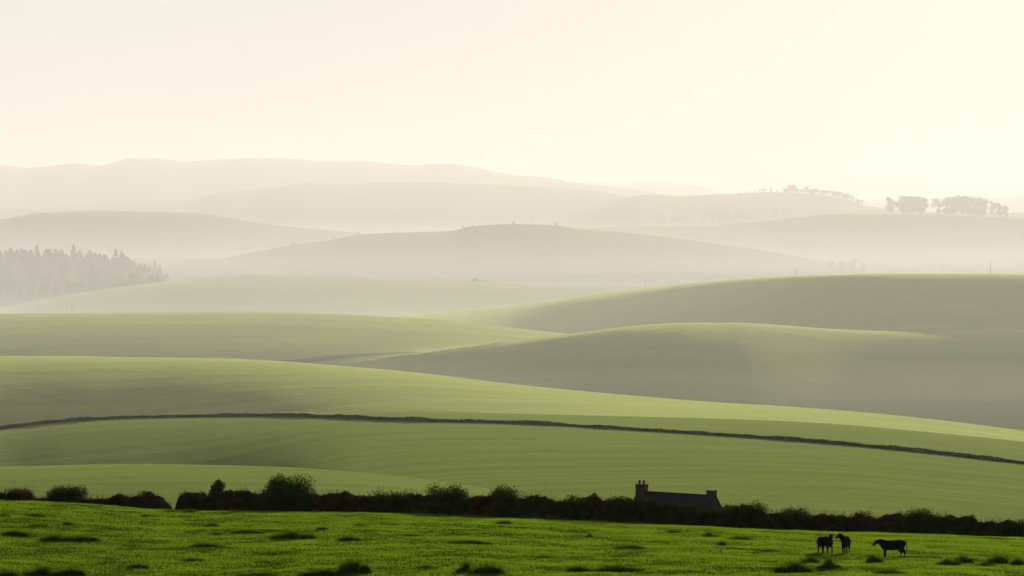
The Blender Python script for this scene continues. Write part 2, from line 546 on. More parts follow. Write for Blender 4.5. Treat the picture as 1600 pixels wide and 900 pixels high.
bush(28, 763, 54, 'brown bramble mound at the left end of the hedge', M_BRAMBLE)
bush(103, 757, 78, 'wide dark bush in the hedge left of the gap', M_HEDGE)
bush(188, 771, 26, 'small thin brown shrub left of the hedge gap', M_BRAMBLE, dens=.45)
bush(230, 771, 56, 'low twiggy brown shrub right beside the hedge gap', M_BRAMBLE, dens=.8)
bush(339, 748, 32, 'slender leafy young tree rising from the hedge right of the gap', M_BUSH, dens=.9, lift=1.1)
bush(300, 767, 50, 'square cut dark hedge end just right of the gap', M_HEDGE)
bush(449, 740, 94, 'largest rounded dark green bush standing tallest in the hedge', M_BUSH, dens=1.25)
bush(530, 770, 50, 'low brown topped bush right of the largest rounded bush', M_BRAMBLE, dens=.7)
bush(610, 765, 82, 'broad dark mound of hedge between the two tall leafy bushes', M_HEDGE)
bush(700, 750, 78, 'tall leafy bush in the hedge with a pointed green top', M_BUSH, dens=1.1)
bush(793, 749, 66, 'open airy bush showing sky between its twigs above the hedge', M_BUSH, dens=.55, spiky=1.8)
bush(851, 766, 20, 'narrow pointed shrub midway along the hedge', M_HEDGE, spiky=1.6)
bush(904, 770, 62, 'rounded green bush left of the cottage', M_BUSH)
bush(968, 773, 56, 'brambly bush touching the left chimney of the cottage', M_HEDGE, spiky=1.6)
bush(1130, 789, 50, 'low mound of hedge in front of the right gable of the cottage', M_HEDGE, d=262.6)
bush(1176, 781, 66, 'bright green rounded bush right of the cottage', M_BUSH, d=266)
bush(1242, 792, 62, 'dark dense bush second to the right of the cottage', M_HEDGE)
bush(1346, 796, 56, 'reddish brown shrub in the hedge above the side-on cow', M_BRAMBLE)
bush(1432, 792, 78, 'wide domed dark bush above and right of the cows', M_HEDGE)
bush(1515, 801, 34, 'small rounded shrub near the right end of the hedge', M_HEDGE)
bush(1590, 812, 50, 'last low bush at the right edge of the meadow', M_HEDGE)


# ------------------------------------------------------------------ grass
def blades(C, h, w, lean, wind=(.0, .0)):
    n = len(C)
    a = rng.uniform(0, 2 * math.pi, n)
    s = np.stack([np.cos(a), np.sin(a), np.zeros(n)], 1) * (w / 2)[:, None]
    l = rng.normal(0, 1, (n, 2)) * lean + np.array(wind)
    T = C + np.stack([l[:, 0] * h, l[:, 1] * h, h], 1)
    V = np.stack([C - s, C + s, T], 1).reshape(-1, 3)
    return V, np.arange(3 * n).reshape(n, 3)


M_GRASS = leaf_mat('grass_blades', [(.074, .130, .010), (.090, .154, .012), (.115, .176, .015)], .55, .30, (1.7, 1.55, .7))
M_TUSSOCK = leaf_mat('tussock_blades', [(.024, .052, .005), (.036, .074, .007), (.054, .100, .010)], .35, 1.5, (1.5, 1.5, .4))


def meadow_grass():
    n = 980000
    Y = rng.uniform(184, 266, n); x = rng.uniform(-1, 1, n) * (Y * .26 + 3)
    g = terrain(x, Y)[0]
    patch = fbm(x * .35, Y * .30, 3) + .5 * fbm(x * 1.3, Y * 1.1 + 40, 2)
    h = np.clip(.11 + .07 * patch, .05, .26) * rng.uniform(.6, 1.3, n)
    keep = rng.uniform(0, 1, n) < np.clip(.75 + .9 * patch, .35, 1)
    edge = (Y > 261.5) & (rng.uniform(0, 1, n) < .10)
    h = np.where(edge, h * 2.6, h)
    C = np.stack([x, Y, g - .01], 1)[keep]; h = h[keep]
    V, Fc = blades(C, h, np.full(len(h), .032), .35)
    o = link('grass', np_mesh('grass', V, Fc, False), M_GRASS)
    tag(o, 'short lush green grass covering the meadow around the cows', 'grass', None, 'stuff')


meadow_grass()


def tussock_mesh(k):
    """several leaning sheaves of coarse grass of unequal height, thinning out to the sides"""
    V_ = []
    nb = 7
    for j in range(nb):
        n = 330
        cx_, cy_ = (0, 0) if j == 0 else (rng.uniform(-.42, .42), rng.uniform(-.3, .3))
        top = (1.0 if j == 0 else rng.uniform(.3, .8) * (1 - abs(cx_) * .8))
        r = np.abs(rng.normal(0, .085, n)); a = rng.uniform(0, 2 * math.pi, n)
        C = np.stack([cx_ + r * np.cos(a) * 1.3, cy_ + r * np.sin(a), np.zeros(n) - .02], 1)
        h = rng.uniform(.25, 1, n) * top * np.exp(-(r * 4.0) ** 2)
        V, _ = blades(C, h, np.full(n, .030), .22)
        V = V.reshape(n, 3, 3); V[:, 2, :2] += (C[:, :2] - [cx_, cy_]) * 2.2 * h[:, None]
        V_.append(V.reshape(-1, 3))
    V = np.concatenate(V_)
    return np_mesh('tussock', V, np.arange(len(V)).reshape(-1, 3), False)


TUS = [tussock_mesh(k) for k in range(5)]
for m_ in TUS: m_.materials.append(M_TUSSOCK)
# column, row of its foot, width, height in the photograph
SPOTS = [
    (455, 842, 52, 15, 'large dark tussock below the largest rounded bush'),
    (552, 895, 38, 24, 'tall dark tussock cut by the bottom edge, left of centre'),
    (729, 894, 26, 19, 'upright tussock near the bottom edge, left one of a touching pair'),
    (763, 897, 46, 18, 'broad tussock near the bottom edge, right one of a touching pair'),
    (786, 820, 24, 7, 'small flat tussock alone below the airy bush'),
    (736, 849, 52, 6, 'long low streak of tussock in the middle of the meadow'),
    (985, 858, 36, 8, 'low dark tussock below the cottage chimney'),
    (921, 839, 11, 6, 'tiny pointed tussock below the rounded green bush'),
    (905, 894, 36, 11, 'low tussock near the bottom edge below the tiny pointed one'),
    (965, 893, 66, 11, 'widest low tussock near the bottom edge'),
    (665, 888, 26, 6, 'flat little tussock left of the touching pair'),
    (545, 845, 26, 8, 'low tussock midway between the large dark one and the middle streak'),
    (1109, 839, 22, 8, 'small dark tussock in front of the low hedge mound'),
    (1129, 852, 12, 7, 'tiny tussock just below the one by the hedge mound'),
    (1156, 844, 36, 6, 'thin flat tussock left of the pair of cows'),
    (1244, 895, 48, 21, 'big dark tussock below and left of the pair of cows'),
    (1267, 880, 22, 12, 'middle tussock of three below the pair of cows'),
    (1296, 888, 30, 18, 'rounded tussock right below the pair of cows'),
    (1392, 898, 42, 9, 'flat tussock at the bottom edge below the side-on cow'),
    (1367, 879, 22, 13, 'leafy tussock touching the feet of the side-on cow'),
    (1483, 883, 30, 11, 'low tussock first to the right of the side-on cow'),
    (1507, 880, 22, 14, 'upright tussock second to the right of the side-on cow'),
    (1540, 884, 22, 6, 'faint flat tussock between two upright ones at the right'),
    (1562, 882, 30, 17, 'tallest tussock near the right edge'),
    (1593, 883, 18, 12, 'tussock cut by the right edge'),
    (5, 807, 14, 6, 'tiny tussock cut by the left edge'),
    (50, 807, 30, 4, 'faint flat tussock under the brown bramble mound'),
    (103, 820, 24, 5, 'small flat tussock below the wide dark bush'),
    (57, 823, 32, 4, 'thin low tussock at the left, above the long dark one'),
    (20, 836, 36, 8, 'long dark tussock close to the left edge'),
    (83, 846, 40, 13, 'bushy tussock at the left, left one of two side by side'),
    (128, 845, 34, 9, 'bushy tussock at the left, right one of two side by side'),
    (226, 808, 24, 5, 'small tussock below the low twiggy shrub'),
    (265, 801, 26, 4, 'flat tussock right in the hedge gap'),
    (295, 801, 20, 6, 'dark little tussock at the foot of the square hedge end'),
    (331, 822, 20, 5, 'small tussock below the slender young tree'),
    (383, 833, 34, 7, 'dark low tussock left of the large dark one'),
    (338, 836, 30, 4, 'faint tussock left of the dark low one'),
    (503, 828, 17, 5, 'small round tussock right of the large dark one'),
    (320, 854, 42, 6, 'long flat tussock in the lower left meadow'),
    (297, 877, 30, 6, 'low tussock alone in the lower left meadow'),
    (213, 887, 24, 7, 'small dark tussock above the bottom left corner group'),
    (64, 899, 52, 16, 'broad dark tussock at the bottom edge near the left corner'),
    (111, 899, 38, 13, 'second broad tussock at the bottom edge near the left corner'),
    (12, 901, 34, 10, 'dark tussock in the bottom left corner'),
    (506, 899, 56, 11, 'wide flat tussock at the bottom edge left of the tall dark one'),
    (405, 900, 52, 7, 'flattest tussock along the bottom edge'),
    (560, 822, 22, 4, 'faint tussock below the low brown topped bush'),
    (640, 838, 30, 4, 'faint streak of tussock left of the middle one'),
    (850, 872, 30, 4, 'faint flat tussock in the centre of the lower meadow'),
    (1050, 832, 22, 4, 'faint tussock below the cottage roof'),
    (1200, 862, 26, 4, 'faint low tussock left of the big dark one'),
]
for i, (px, py, w, h, lab) in enumerate(SPOTS):
    p = ray_ground(px, min(py, 899))
    if py > 899: p = Vector((p.x, p.y - (py - 899) * .35, ground(p.x, p.y - (py - 899) * .35)))
    k = p.y / F
    o = bpy.data.objects.new('tussock', TUS[i % 5] if i >= 5 else TUS[i]); COL.objects.link(o)
    o.location = p; W_ = w * k; o.scale = (W_ * 1.25, max(.5, W_ * .5), h * k * 1.5)
    o.rotation_euler = (0, 0, random.uniform(-.2, .2) + (math.pi if i % 2 else 0))
    tag(o, lab, 'tussock', 'tussocks in the meadow')


# ------------------------------------------------------------------ cows
def tube(points, radii, seg=12, flat=1.0):
    """closed elliptical tube through points; radii (horizontal, vertical) pairs"""
    P = [Vector(p) for p in points]; V = []; Fc = []
    for i, p in enumerate(P):
        t = (P[min(i + 1, len(P) - 1)] - P[max(i - 1, 0)]).normalized()
        side = t.cross(Vector((0, 0, 1)))
        if side.length < .15: side = Vector((0, 1, 0))
        side.normalize(); up = side.cross(t).normalized()
        ra, rb = radii[i] if isinstance(radii[i], tuple) else (radii[i], radii[i])
        for k in range(seg):
            a = 2 * math.pi * k / seg
            V.append(p + side * math.cos(a) * ra + up * math.sin(a) * rb)
    n = len(P)
    for i in range(n - 1):
        for k in range(seg):
            Fc.append((i * seg + k, i * seg + (k + 1) % seg, (i + 1) * seg + (k + 1) % seg, (i + 1) * seg + k))
    Fc.append(tuple(range(seg - 1, -1, -1))); Fc.append(tuple((n - 1) * seg + k for k in range(seg)))
    return V, Fc


def fuse(parts, voxel, name, mat, smooth=3):
    V = []; Fc = []
    for v, f in parts:
        b = len(V); V += [tuple(q) for q in v]; Fc += [tuple(b + i for i in g) for g in f]
    me = bpy.data.meshes.new(name); me.from_pydata(V, [], Fc); me.update()
    o = bpy.data.objects.new(name, me); COL.objects.link(o)
    rm = o.modifiers.new('r', 'REMESH'); rm.mode = 'VOXEL'; rm.voxel_size = voxel; rm.use_smooth_shade = True
    sm = o.modifiers.new('s', 'SMOOTH'); sm.factor = .5; sm.iterations = smooth
    dg = bpy.context.evaluated_depsgraph_get()
    m2 = bpy.data.meshes.new_from_object(o.evaluated_get(dg))
    bpy.data.objects.remove(o); m2.name = name
    m2.materials.clear(); m2.materials.append(mat)
    return m2


M_COW = plain_mat('black_coat', (.006, .005, .005), (.014, .011, .010), 3, .9, .2, spec=0.0)
M_HOOF = plain_mat('hoof', (.008, .007, .006), (.014, .012, .011), 5)


def cow(loc, yaw, label, neck_yaw=0.0, neck_up=.25, head_down=.55, step=0.06, scale=1.0, horns=True):
    """body along +x, head at +x; withers 1.32 m"""
    parts = []
    parts.append(tube([(-.98, 0, .98), (-.86, 0, 1.02), (-.60, 0, 1.01), (-.25, 0, .96), (.10, 0, .945), (.42, 0, .955), (.66, 0, .99), (.84, 0, 1.02)],
                      [(.12, .14), (.24, .29), (.30, .34), (.34, .37), (.35, .375), (.32, .37), (.26, .34), (.16, .25)], 18))
    parts.append(tube([(-.85, 0, 1.22), (-.55, 0, 1.27), (0, 0, 1.22), (.45, 0, 1.25), (.66, 0, 1.22)], [(.08, .06), (.12, .07), (.10, .06), (.10, .08), (.08, .06)], 10))
    # neck and head turn together about the withers
    a = neck_yaw; c, s = math.cos(a), math.sin(a)
    sh = Vector((.62, 0, 1.08))
    def nk(f, z, l=0): return Vector((sh.x + f * c - l * s, f * s + l * c, sh.z + z))
    u = neck_up
    parts.append(tube([nk(-.12, -.10), nk(.12, .02 + u * .2), nk(.30, .05 + u * .6), nk(.46, .04 + u)], [(.22, .33), (.19, .29), (.155, .23), (.125, .17)], 14))
    parts.append(tube([nk(0, -.34), nk(.16, -.20 + u * .3), nk(.36, -.06 + u * .7)], [.05, .06, .05], 8))      # dewlap
    hd = head_down
    pol = nk(.48, .08 + u)
    def hp(f, z, l=0):
        fx = f * math.cos(hd) + z * math.sin(hd); zz = -f * math.sin(hd) + z * math.cos(hd)
        return Vector((pol.x + fx * c - l * s, pol.y + fx * s + l * c, pol.z + zz))
    parts.append(tube([hp(-.06, .0), hp(.06, .0), hp(.20, -.01), hp(.34, -.03), hp(.46, -.04), hp(.52, -.04)],
                      [(.095, .11), (.135, .155), (.12, .14), (.09, .105), (.095, .095), (.07, .065)], 12))
    for sd_ in (-1, 1):
        parts.append(tube([hp(.0, .06, sd_ * .08), hp(-.02, .07, sd_ * .18), hp(-.03, .05, sd_ * .27)], [(.02, .03), (.025, .055), (.012, .018)], 8))
        if horns:
            parts.append(tube([hp(-.03, .10, sd_ * .06), hp(-.04, .16, sd_ * .13), hp(-.05, .25, sd_ * .14)], [.025, .02, .012], 6))
        # front leg
        st = step * sd_
        parts.append(tube([(.56, sd_ * .15, .86), (.56 + st * .4, sd_ * .17, .62), (.57 + st, sd_ * .165, .42), (.56 + st, sd_ * .165, .36), (.56 + st * 1.3, sd_ * .165, .14),
                           (.58 + st * 1.3, sd_ * .165, .07), (.60 + st * 1.3, sd_ * .165, .0)],
                          [(.13, .19), (.10, .13), (.075, .08), (.07, .074), (.054, .058), (.058, .062), (.065, .07)], 10))
        # hind leg: stifle forward, hock back, upright shank
        st = -step * sd_ * 1.4
        parts.append(tube([(-.70, sd_ * .15, 1.0), (-.66 + st * .3, sd_ * .19, .80), (-.62 + st * .5, sd_ * .18, .66), (-.76 + st, sd_ * .17, .50), (-.82 + st, sd_ * .17, .43),
                           (-.80 + st, sd_ * .17, .30), (-.78 + st, sd_ * .17, .12), (-.75 + st, sd_ * .17, .06), (-.73 + st, sd_ * .17, .0)],
                          [(.14, .24), (.15, .23), (.125, .17), (.095, .12), (.085, .095), (.072, .075), (.068, .072), (.070, .074), (.074, .078)], 10))
    parts.append(tube([(-.52, 0, .66), (-.60, 0, .60), (-.62, 0, .58)], [(.10, .10), (.11, .09), (.05, .05)], 10))   # udder
    parts.append(tube([(-.90, 0, 1.24), (-1.02, 0, 1.18), (-1.06, 0, .98), (-1.07, .02, .78), (-1.09, .03, .64), (-1.10, .03, .50)],
                      [.045, .035, .028, .028, .048, .02], 8))
    me = fuse(parts, .026, 'cow', M_COW)
    o = link('cow', me)
    o.location = loc; o.rotation_euler = (0, 0, yaw); o.scale = (scale,) * 3
    tag(o, label, 'cow', 'black cows grazing the meadow')
    # hooves
    for sd_ in (-1, 1):
        for hx in (.61 + step * sd_ * 1.3, -.72 - step * sd_ * 1.4):
            v, f = tube([(hx, sd_ * .167, -.01), (hx, sd_ * .167, .055)], [(.062, .066), (.052, .056)], 10)
            hm = bpy.data.meshes.new('hoof'); hm.from_pydata([tuple(q) for q in v], [], f); hm.update()
            link('hoof', hm, M_HOOF, o)
    # eyes: small dark balls set in the head
    for sd_ in (-1, 1):
        p = hp(.13, .05, sd_ * .105)
        v, f = tube([p + Vector((-.02, 0, 0)), p, p + Vector((.02, 0, 0))], [.008, .02, .008], 8)
        em = bpy.data.meshes.new('eye'); em.from_pydata([tuple(q) for q in v], [], f); em.update()
        link('eye', em, M_HOOF, o)
    return o


def foot(px, py, dy=0):
    p = ray_ground(px, py); y = p.y + dy; x = (px - 800) / F * y
    return Vector((x, y, ground(x, y) - .01))


cow(foot(1396, 871.5), math.pi + .10, 'black cow standing side-on facing left, rightmost of the four', 0, .12, .60, .07, 1.0, False)
cow(foot(1323, 865), -math.pi / 2 - .24, 'black cow standing alone in the middle, head raised and turned left', -.75, .44, .35, .06, .96)
cow(foot(1295, 865), -math.pi / 2 + .16, 'black cow of the pair with its horned head raised towards the camera', -.1, .44, .85, .06, .96)
cow(foot(1283.5, 863.6), -math.pi / 2 - .12, 'black cow of the pair with its head hung lower at the left', -.1, .06, 1.1, .07, .90, False)


# ------------------------------------------------------------------ buildings
def solid(name, polys, mat, parent=None):
    V = []; Fc = []
    for v, f in polys:
        b = len(V); V += [tuple(q) for q in v]; Fc += [tuple(b + i for i in g) for g in f]
    me = bpy.data.meshes.new(name); me.from_pydata(V, [], Fc); me.update()
    return link(name, me, mat, parent)


def boxv(x0, y0, z0, x1, y1, z1):
    V = [(x0, y0, z0), (x1, y0, z0), (x1, y1, z0), (x0, y1, z0), (x0, y0, z1), (x1, y0, z1), (x1, y1, z1), (x0, y1, z1)]
    return V, [(0, 3, 2, 1), (4, 5, 6, 7), (0, 1, 5, 4), (1, 2, 6, 5), (2, 3, 7, 6), (3, 0, 4, 7)]


def stone_mat(name, ca, cb, sx=2.2, sz=5.0):
    m, nt, out = new_mat(name)
    tc = N(nt, 'ShaderNodeTexCoord')
    mp = N(nt, 'ShaderNodeMapping'); mp.inputs['Scale'].default_value = (sx, sx, sz)
    nt.links.new(tc.outputs['Object'], mp.inputs['Vector'])
    vo = N(nt, 'ShaderNodeTexVoronoi'); vo.inputs['Scale'].default_value = 1.0
    nt.links.new(mp.outputs[0], vo.inputs['Vector'])
    c = ramp(nt, vo.outputs['Color'], [(.1, ca), (.9, cb)])
    n = noise(nt, mapping(nt), 3, 5)
    c = mix_rgb(nt, .5, c, ramp(nt, n, [(.3, tuple(q * .6 for q in ca)), (.7, cb)]))
    p = N(nt, 'ShaderNodeBsdfPrincipled'); p.inputs['Roughness'].default_value = .9
    p.inputs['Specular IOR Level'].default_value = .06
    nt.links.new(c, p.inputs['Base Color'])
    b = N(nt, 'ShaderNodeBump'); b.inputs['Strength'].default_value = .6; b.inputs['Distance'].default_value = .04
    nt.links.new(vo.outputs['Distance'], b.inputs['Height']); nt.links.new(b.outputs['Normal'], p.inputs['Normal'])
    nt.links.new(p.outputs['BSDF'], out.inputs['Surface'])
    return m


M_STONE = stone_mat('cottage_stone', (.045, .034, .026), (.085, .065, .050))
M_ROOF = stone_mat('roof_slate', (.028, .020, .018), (.055, .040, .034), 3.5, 6)
M_POT = plain_mat('chimney_pot_clay', (.10, .045, .030), (.14, .07, .045), 6)
M_LEAD = plain_mat('window_glass', (.015, .017, .02), (.03, .033, .036), 1, .2)
M_PAINT = plain_mat('window_paint', (.35, .34, .31), (.45, .43, .40), 4)
M_DOOR = plain_mat('door_paint', (.05, .03, .025), (.08, .05, .04), 4)


def roof_half(L, W, z0, z1, sgn, over=.22, th=.12):
    """one slope of a pitched roof as a slab"""
    k = (z1 - z0) / W
    y0 = sgn * (W + over); zl = z0 - k * over
    V = [(-L, y0, zl), (L, y0, zl), (L, 0, z1), (-L, 0, z1), (-L, y0, zl + th), (L, y0, zl + th), (L, 0, z1 + th), (-L, 0, z1 + th)]
    return V, [(0, 3, 2, 1), (4, 5, 6, 7), (0, 1, 5, 4), (1, 2, 6, 5), (2, 3, 7, 6), (3, 0, 4, 7)]


def cottage():
    d = 335.0; yaw = -.56
    ridge = float(slope(770.5)) * d
    xr = (1119 - 800) / F * (d - 2.6)           # right gable apex
    Lh = (1119 - 1001) / F * d / 2 / math.cos(yaw)
    cx = xr - Lh * math.cos(yaw); cyy = d
    g = min(ground(cx + a, cyy + b) for a in (-6, 0, 6) for b in (-4, 0, 4))
    o = bpy.data.objects.new('cottage', None); COL.objects.link(o)
    o.location = (cx, cyy, g); o.rotation_euler = (0, 0, yaw)
    tag(o, 'low stone cottage with dark slate roof and two gable chimneys behind the hedge', 'cottage')
    H = ridge - g; W = 2.9; e = H - 3.0
    body = ([(-Lh + .15, -W, 0), (Lh - .15, -W, 0), (Lh - .15, W, 0), (-Lh + .15, W, 0), (-Lh + .15, -W, e), (Lh - .15, -W, e), (Lh - .15, W, e), (-Lh + .15, W, e),
             (-Lh + .15, 0, H - .14), (Lh - .15, 0, H - .14)],
            [(0, 3, 2, 1), (0, 1, 5, 4), (2, 3, 7, 6), (1, 2, 6, 9, 5), (3, 0, 4, 8, 7), (4, 5, 9, 8), (6, 7, 8, 9)])
    solid('wall', [body], M_STONE, o)
    rf = solid('roof', [roof_half(Lh + .05, W, e, H - .12, -1), roof_half(Lh + .05, W, e, H - .12, 1),
                        boxv(-Lh + .1, -.12, H - .03, Lh - .1, .12, H + .06)], M_ROOF, o)
    for sx, pots, wd, hh in ((-1, 2, .62, .85), (1, 0, .46, .62)):
        x = sx * (Lh - .55)
        ch = solid('chimney', [boxv(x - wd, -.42, H - .9, x + wd, .42, H + hh - .14), boxv(x - wd - .06, -.48, H + hh - .138, x + wd + .06, .48, H + hh)], M_STONE, rf)
        for q in range(pots):
            v, f = tube([(x - .28 + .58 * q, 0, H + hh), (x - .28 + .58 * q, 0, H + hh + .25), (x - .28 + .58 * q, 0, H + hh + .46)], [.17, .14, .16], 12)
            solid('chimney_pot', [(v, f)], M_POT, rf)
    for x in (-3.6, -1.2, 3.0):
        fr = solid('window', [boxv(x - .5, -W - .03, 1.0, x + .5, -W + .05, 2.1)], M_PAINT, o)
        solid('pane', [boxv(x - .43, -W - .035, 1.07, x - .03, -W - .02, 2.03), boxv(x + .03, -W - .035, 1.07, x + .43, -W - .02, 2.03)], M_LEAD, fr)
    dr = solid('door', [boxv(.7, -W - .03, 0, 1.6, -W + .05, 2.0)], M_DOOR, o)
    solid('handle', [boxv(1.45, -W - .09, .95, 1.52, -W - .02, 1.02)], M_LEAD, dr)


cottage()


# ------------------------------------------------------------------ trees far off
def leaf_cloud(P, size):
    return leaf_tris(P, size, .1)


def broadleaf_meshes(seed, H=1.0):
    r = np.random.default_rng(seed)
    nb = r.integers(7, 12)
    Cn = []; rad = []
    for k in range(nb):
        a = r.uniform(0, 6.28); zz = r.uniform(.20, .86); q = r.uniform(0, .26) * (1.15 - abs(zz - .5))
        Cn.append((math.cos(a) * q, math.sin(a) * q, zz)); rad.append(r.uniform(.10, .17))
    Cn = np.array(Cn); rad = np.array(rad)
    n = 1500
    ci = r.integers(0, nb, n)
    P = Cn[ci] + sphere_pts(n) * (rad[ci] * r.uniform(.1, 1.1, n) ** .5)[:, None]
    V, Fc = leaf_cloud(P, .055)
    crown = np_mesh('crown', V, Fc, False); crown.materials.append(M_FARTREE)
    B = np.zeros((nb + 1, 3)); B[1:, 2] = r.uniform(.18, .4, nb); B[0, 2] = -.03
    T = np.concatenate([[[0, 0, .6]], Cn], 0)
    v1, f1 = twig_tris(B[:1], T[:1], .028); v2, f2 = twig_tris(B[1:], T[1:], .012)
    trunk = np_mesh('trunk', np.concatenate([v1, v2]), np.concatenate([f1, f2 + len(v1)]), False); trunk.materials.append(M_BARK)
    return crown, trunk


def conifer_meshes(seed):
    r = np.random.default_rng(seed)
    n = 620
    z = r.uniform(.02, 1, n)
    rr = (1 - z) ** .7 * .22 * (1 + .25 * np.sin(z * 40 + r.uniform(0, 6))) * r.uniform(.25, 1.12, n) + .008
    a = r.uniform(0, 6.28, n)
    P = np.stack([rr * np.cos(a), rr * np.sin(a), z], 1)
    V, Fc = leaf_tris(P, .065, .0)
    crown = np_mesh('crown', V, Fc, False); crown.materials.append(M_CONIFER)
    v, f = twig_tris(np.array([[0, 0, -.03]]), np.array([[0, 0, 1.0]]), .014)
    trunk = np_mesh('trunk', v, f, False); trunk.materials.append(M_BARK)
    return crown, trunk


BROAD = [broadleaf_meshes(100 + k) for k in range(5)]
CONIF = [conifer_meshes(200 + k) for k in range(4)]


def tree(kind, px, base_row, hpx, label, group, d=None, wide=1.0, k=0):
    if d is None:
        p = ray_ground(px, base_row, 1900)
    else:
        x = (px - 800) / F * d; p = Vector((x, d, ground(x, d)))
    H = hpx * p.y / F
    nm = 'conifer' if kind == 'c' else 'tree'
    o = bpy.data.objects.new(nm, None); COL.objects.link(o)
    o.location = p; o.scale = (H * wide, H * wide, H); o.rotation_euler = (0, 0, random.uniform(0, 6.28))
    tag(o, label, 'conifer' if kind == 'c' else 'tree', group)
    c, t = (CONIF if kind == 'c' else BROAD)[k % (4 if kind == 'c' else 5)]
    for nm2, m_ in (('crown', c), ('trunk', t)):
        q = bpy.data.objects.new(nm2, m_); COL.objects.link(q); q.parent = o
    return o


# the conifer wood on the left
wood = 'dark conifer in the dense misty wood on the left'
cnt = 0
while cnt < 285:
    d = random.uniform(3080, 3520); px = random.uniform(-70, 262)
    lim = 262 - max(0, (3300 - d)) * .05
    if px > lim: continue
    tree('c', px, 0, random.uniform(23, 29) * (1 - .35 * max(0, px - 190) / 70), wood, 'conifers of the misty wood', d=d, wide=random.uniform(1.4, 2.3), k=cnt)
    cnt += 1
for px, h, lab in [(58, 33, 'taller conifer breaking the top of the misty wood at its left end'), (115, 35, 'conifer with a tall spire above the misty wood, left of two spires'),
                   (181, 35, 'tallest conifer spire above the misty wood, right of two spires'), (190, 33, 'conifer leaning on the right side of the tallest spire'),
                   (242, 27, 'tall conifer at the thinning right end of the misty wood'), (250, 23, 'slim conifer at the right tip of the misty wood')]:
    tree('c', px, 0, h, lab, 'tall conifers at the edge of the misty wood', d=3500, wide=1.1, k=int(h))

# clumps on the hazy plateau
for px, h, wd, lab in [(1393, 31, 1.0, 'pale lone tree left of the first hazy clump'), (1410, 33, 1.1, 'leftmost tree of the first hazy clump'),
                       (1419, 35, 1.1, 'second tree of the first hazy clump'), (1428, 34, 1.1, 'middle tree of the first hazy clump'),
                       (1436, 33, 1.1, 'fourth tree of the first hazy clump'), (1443, 31, .9, 'rightmost tree of the first hazy clump'),
                       (1467, 29, .8, 'small pale tree at the left end of the wider hazy clump'), (1477, 31, 1.1, 'leftmost full tree of the wider hazy clump'),
                       (1486, 33, 1.2, 'second full tree of the wider hazy clump'), (1495, 34, 1.2, 'third full tree of the wider hazy clump'),
                       (1504, 36, 1.2, 'tallest middle tree of the wider hazy clump'), (1513, 36, 1.2, 'tree right of the tallest in the wider hazy clump'),
                       (1522, 34, 1.2, 'sixth full tree of the wider hazy clump'), (1531, 33, 1.1, 'seventh full tree of the wider hazy clump'),
                       (1538, 30, .8, 'rightmost tree of the wider hazy clump'), (1550, 28, .7, 'slim lone tree right of the wider hazy clump'),
                       (1563, 26, 1.0, 'rounded lone tree second right of the wider hazy clump'), (1570, 22, .9, 'small tree leaning against the rounded lone tree')]:
    tree('b', px, 0, h, lab, 'trees of the hazy clumps on the plateau', d=5720 + random.uniform(-25, 60), wide=wd * 1.25, k=int(px))

# ragged row along the shoulder of the pale hill
i = 0; px = 1156.0
while px < 1350:
    big = 5 + 4 * float(fbm(np.array([px * .05]), np.array([2.0]), 3)[0]) + (3 if px > 1222 else 0)
    big += 5 if 1229 < px < 1242 or 1259 < px < 1263 else 0
    tree('c' if i % 5 == 2 else 'b', px, 0, max(3.5, big), 'small hazy tree in the ragged row on the pale hill shoulder', 'ragged row of trees on the pale hill',
         d=6885 + random.uniform(-40, 40), wide=random.uniform(1.2, 1.9), k=i)
    i += 1; px += random.uniform(1.6, 5.5) if px > 1220 else random.uniform(4, 10)

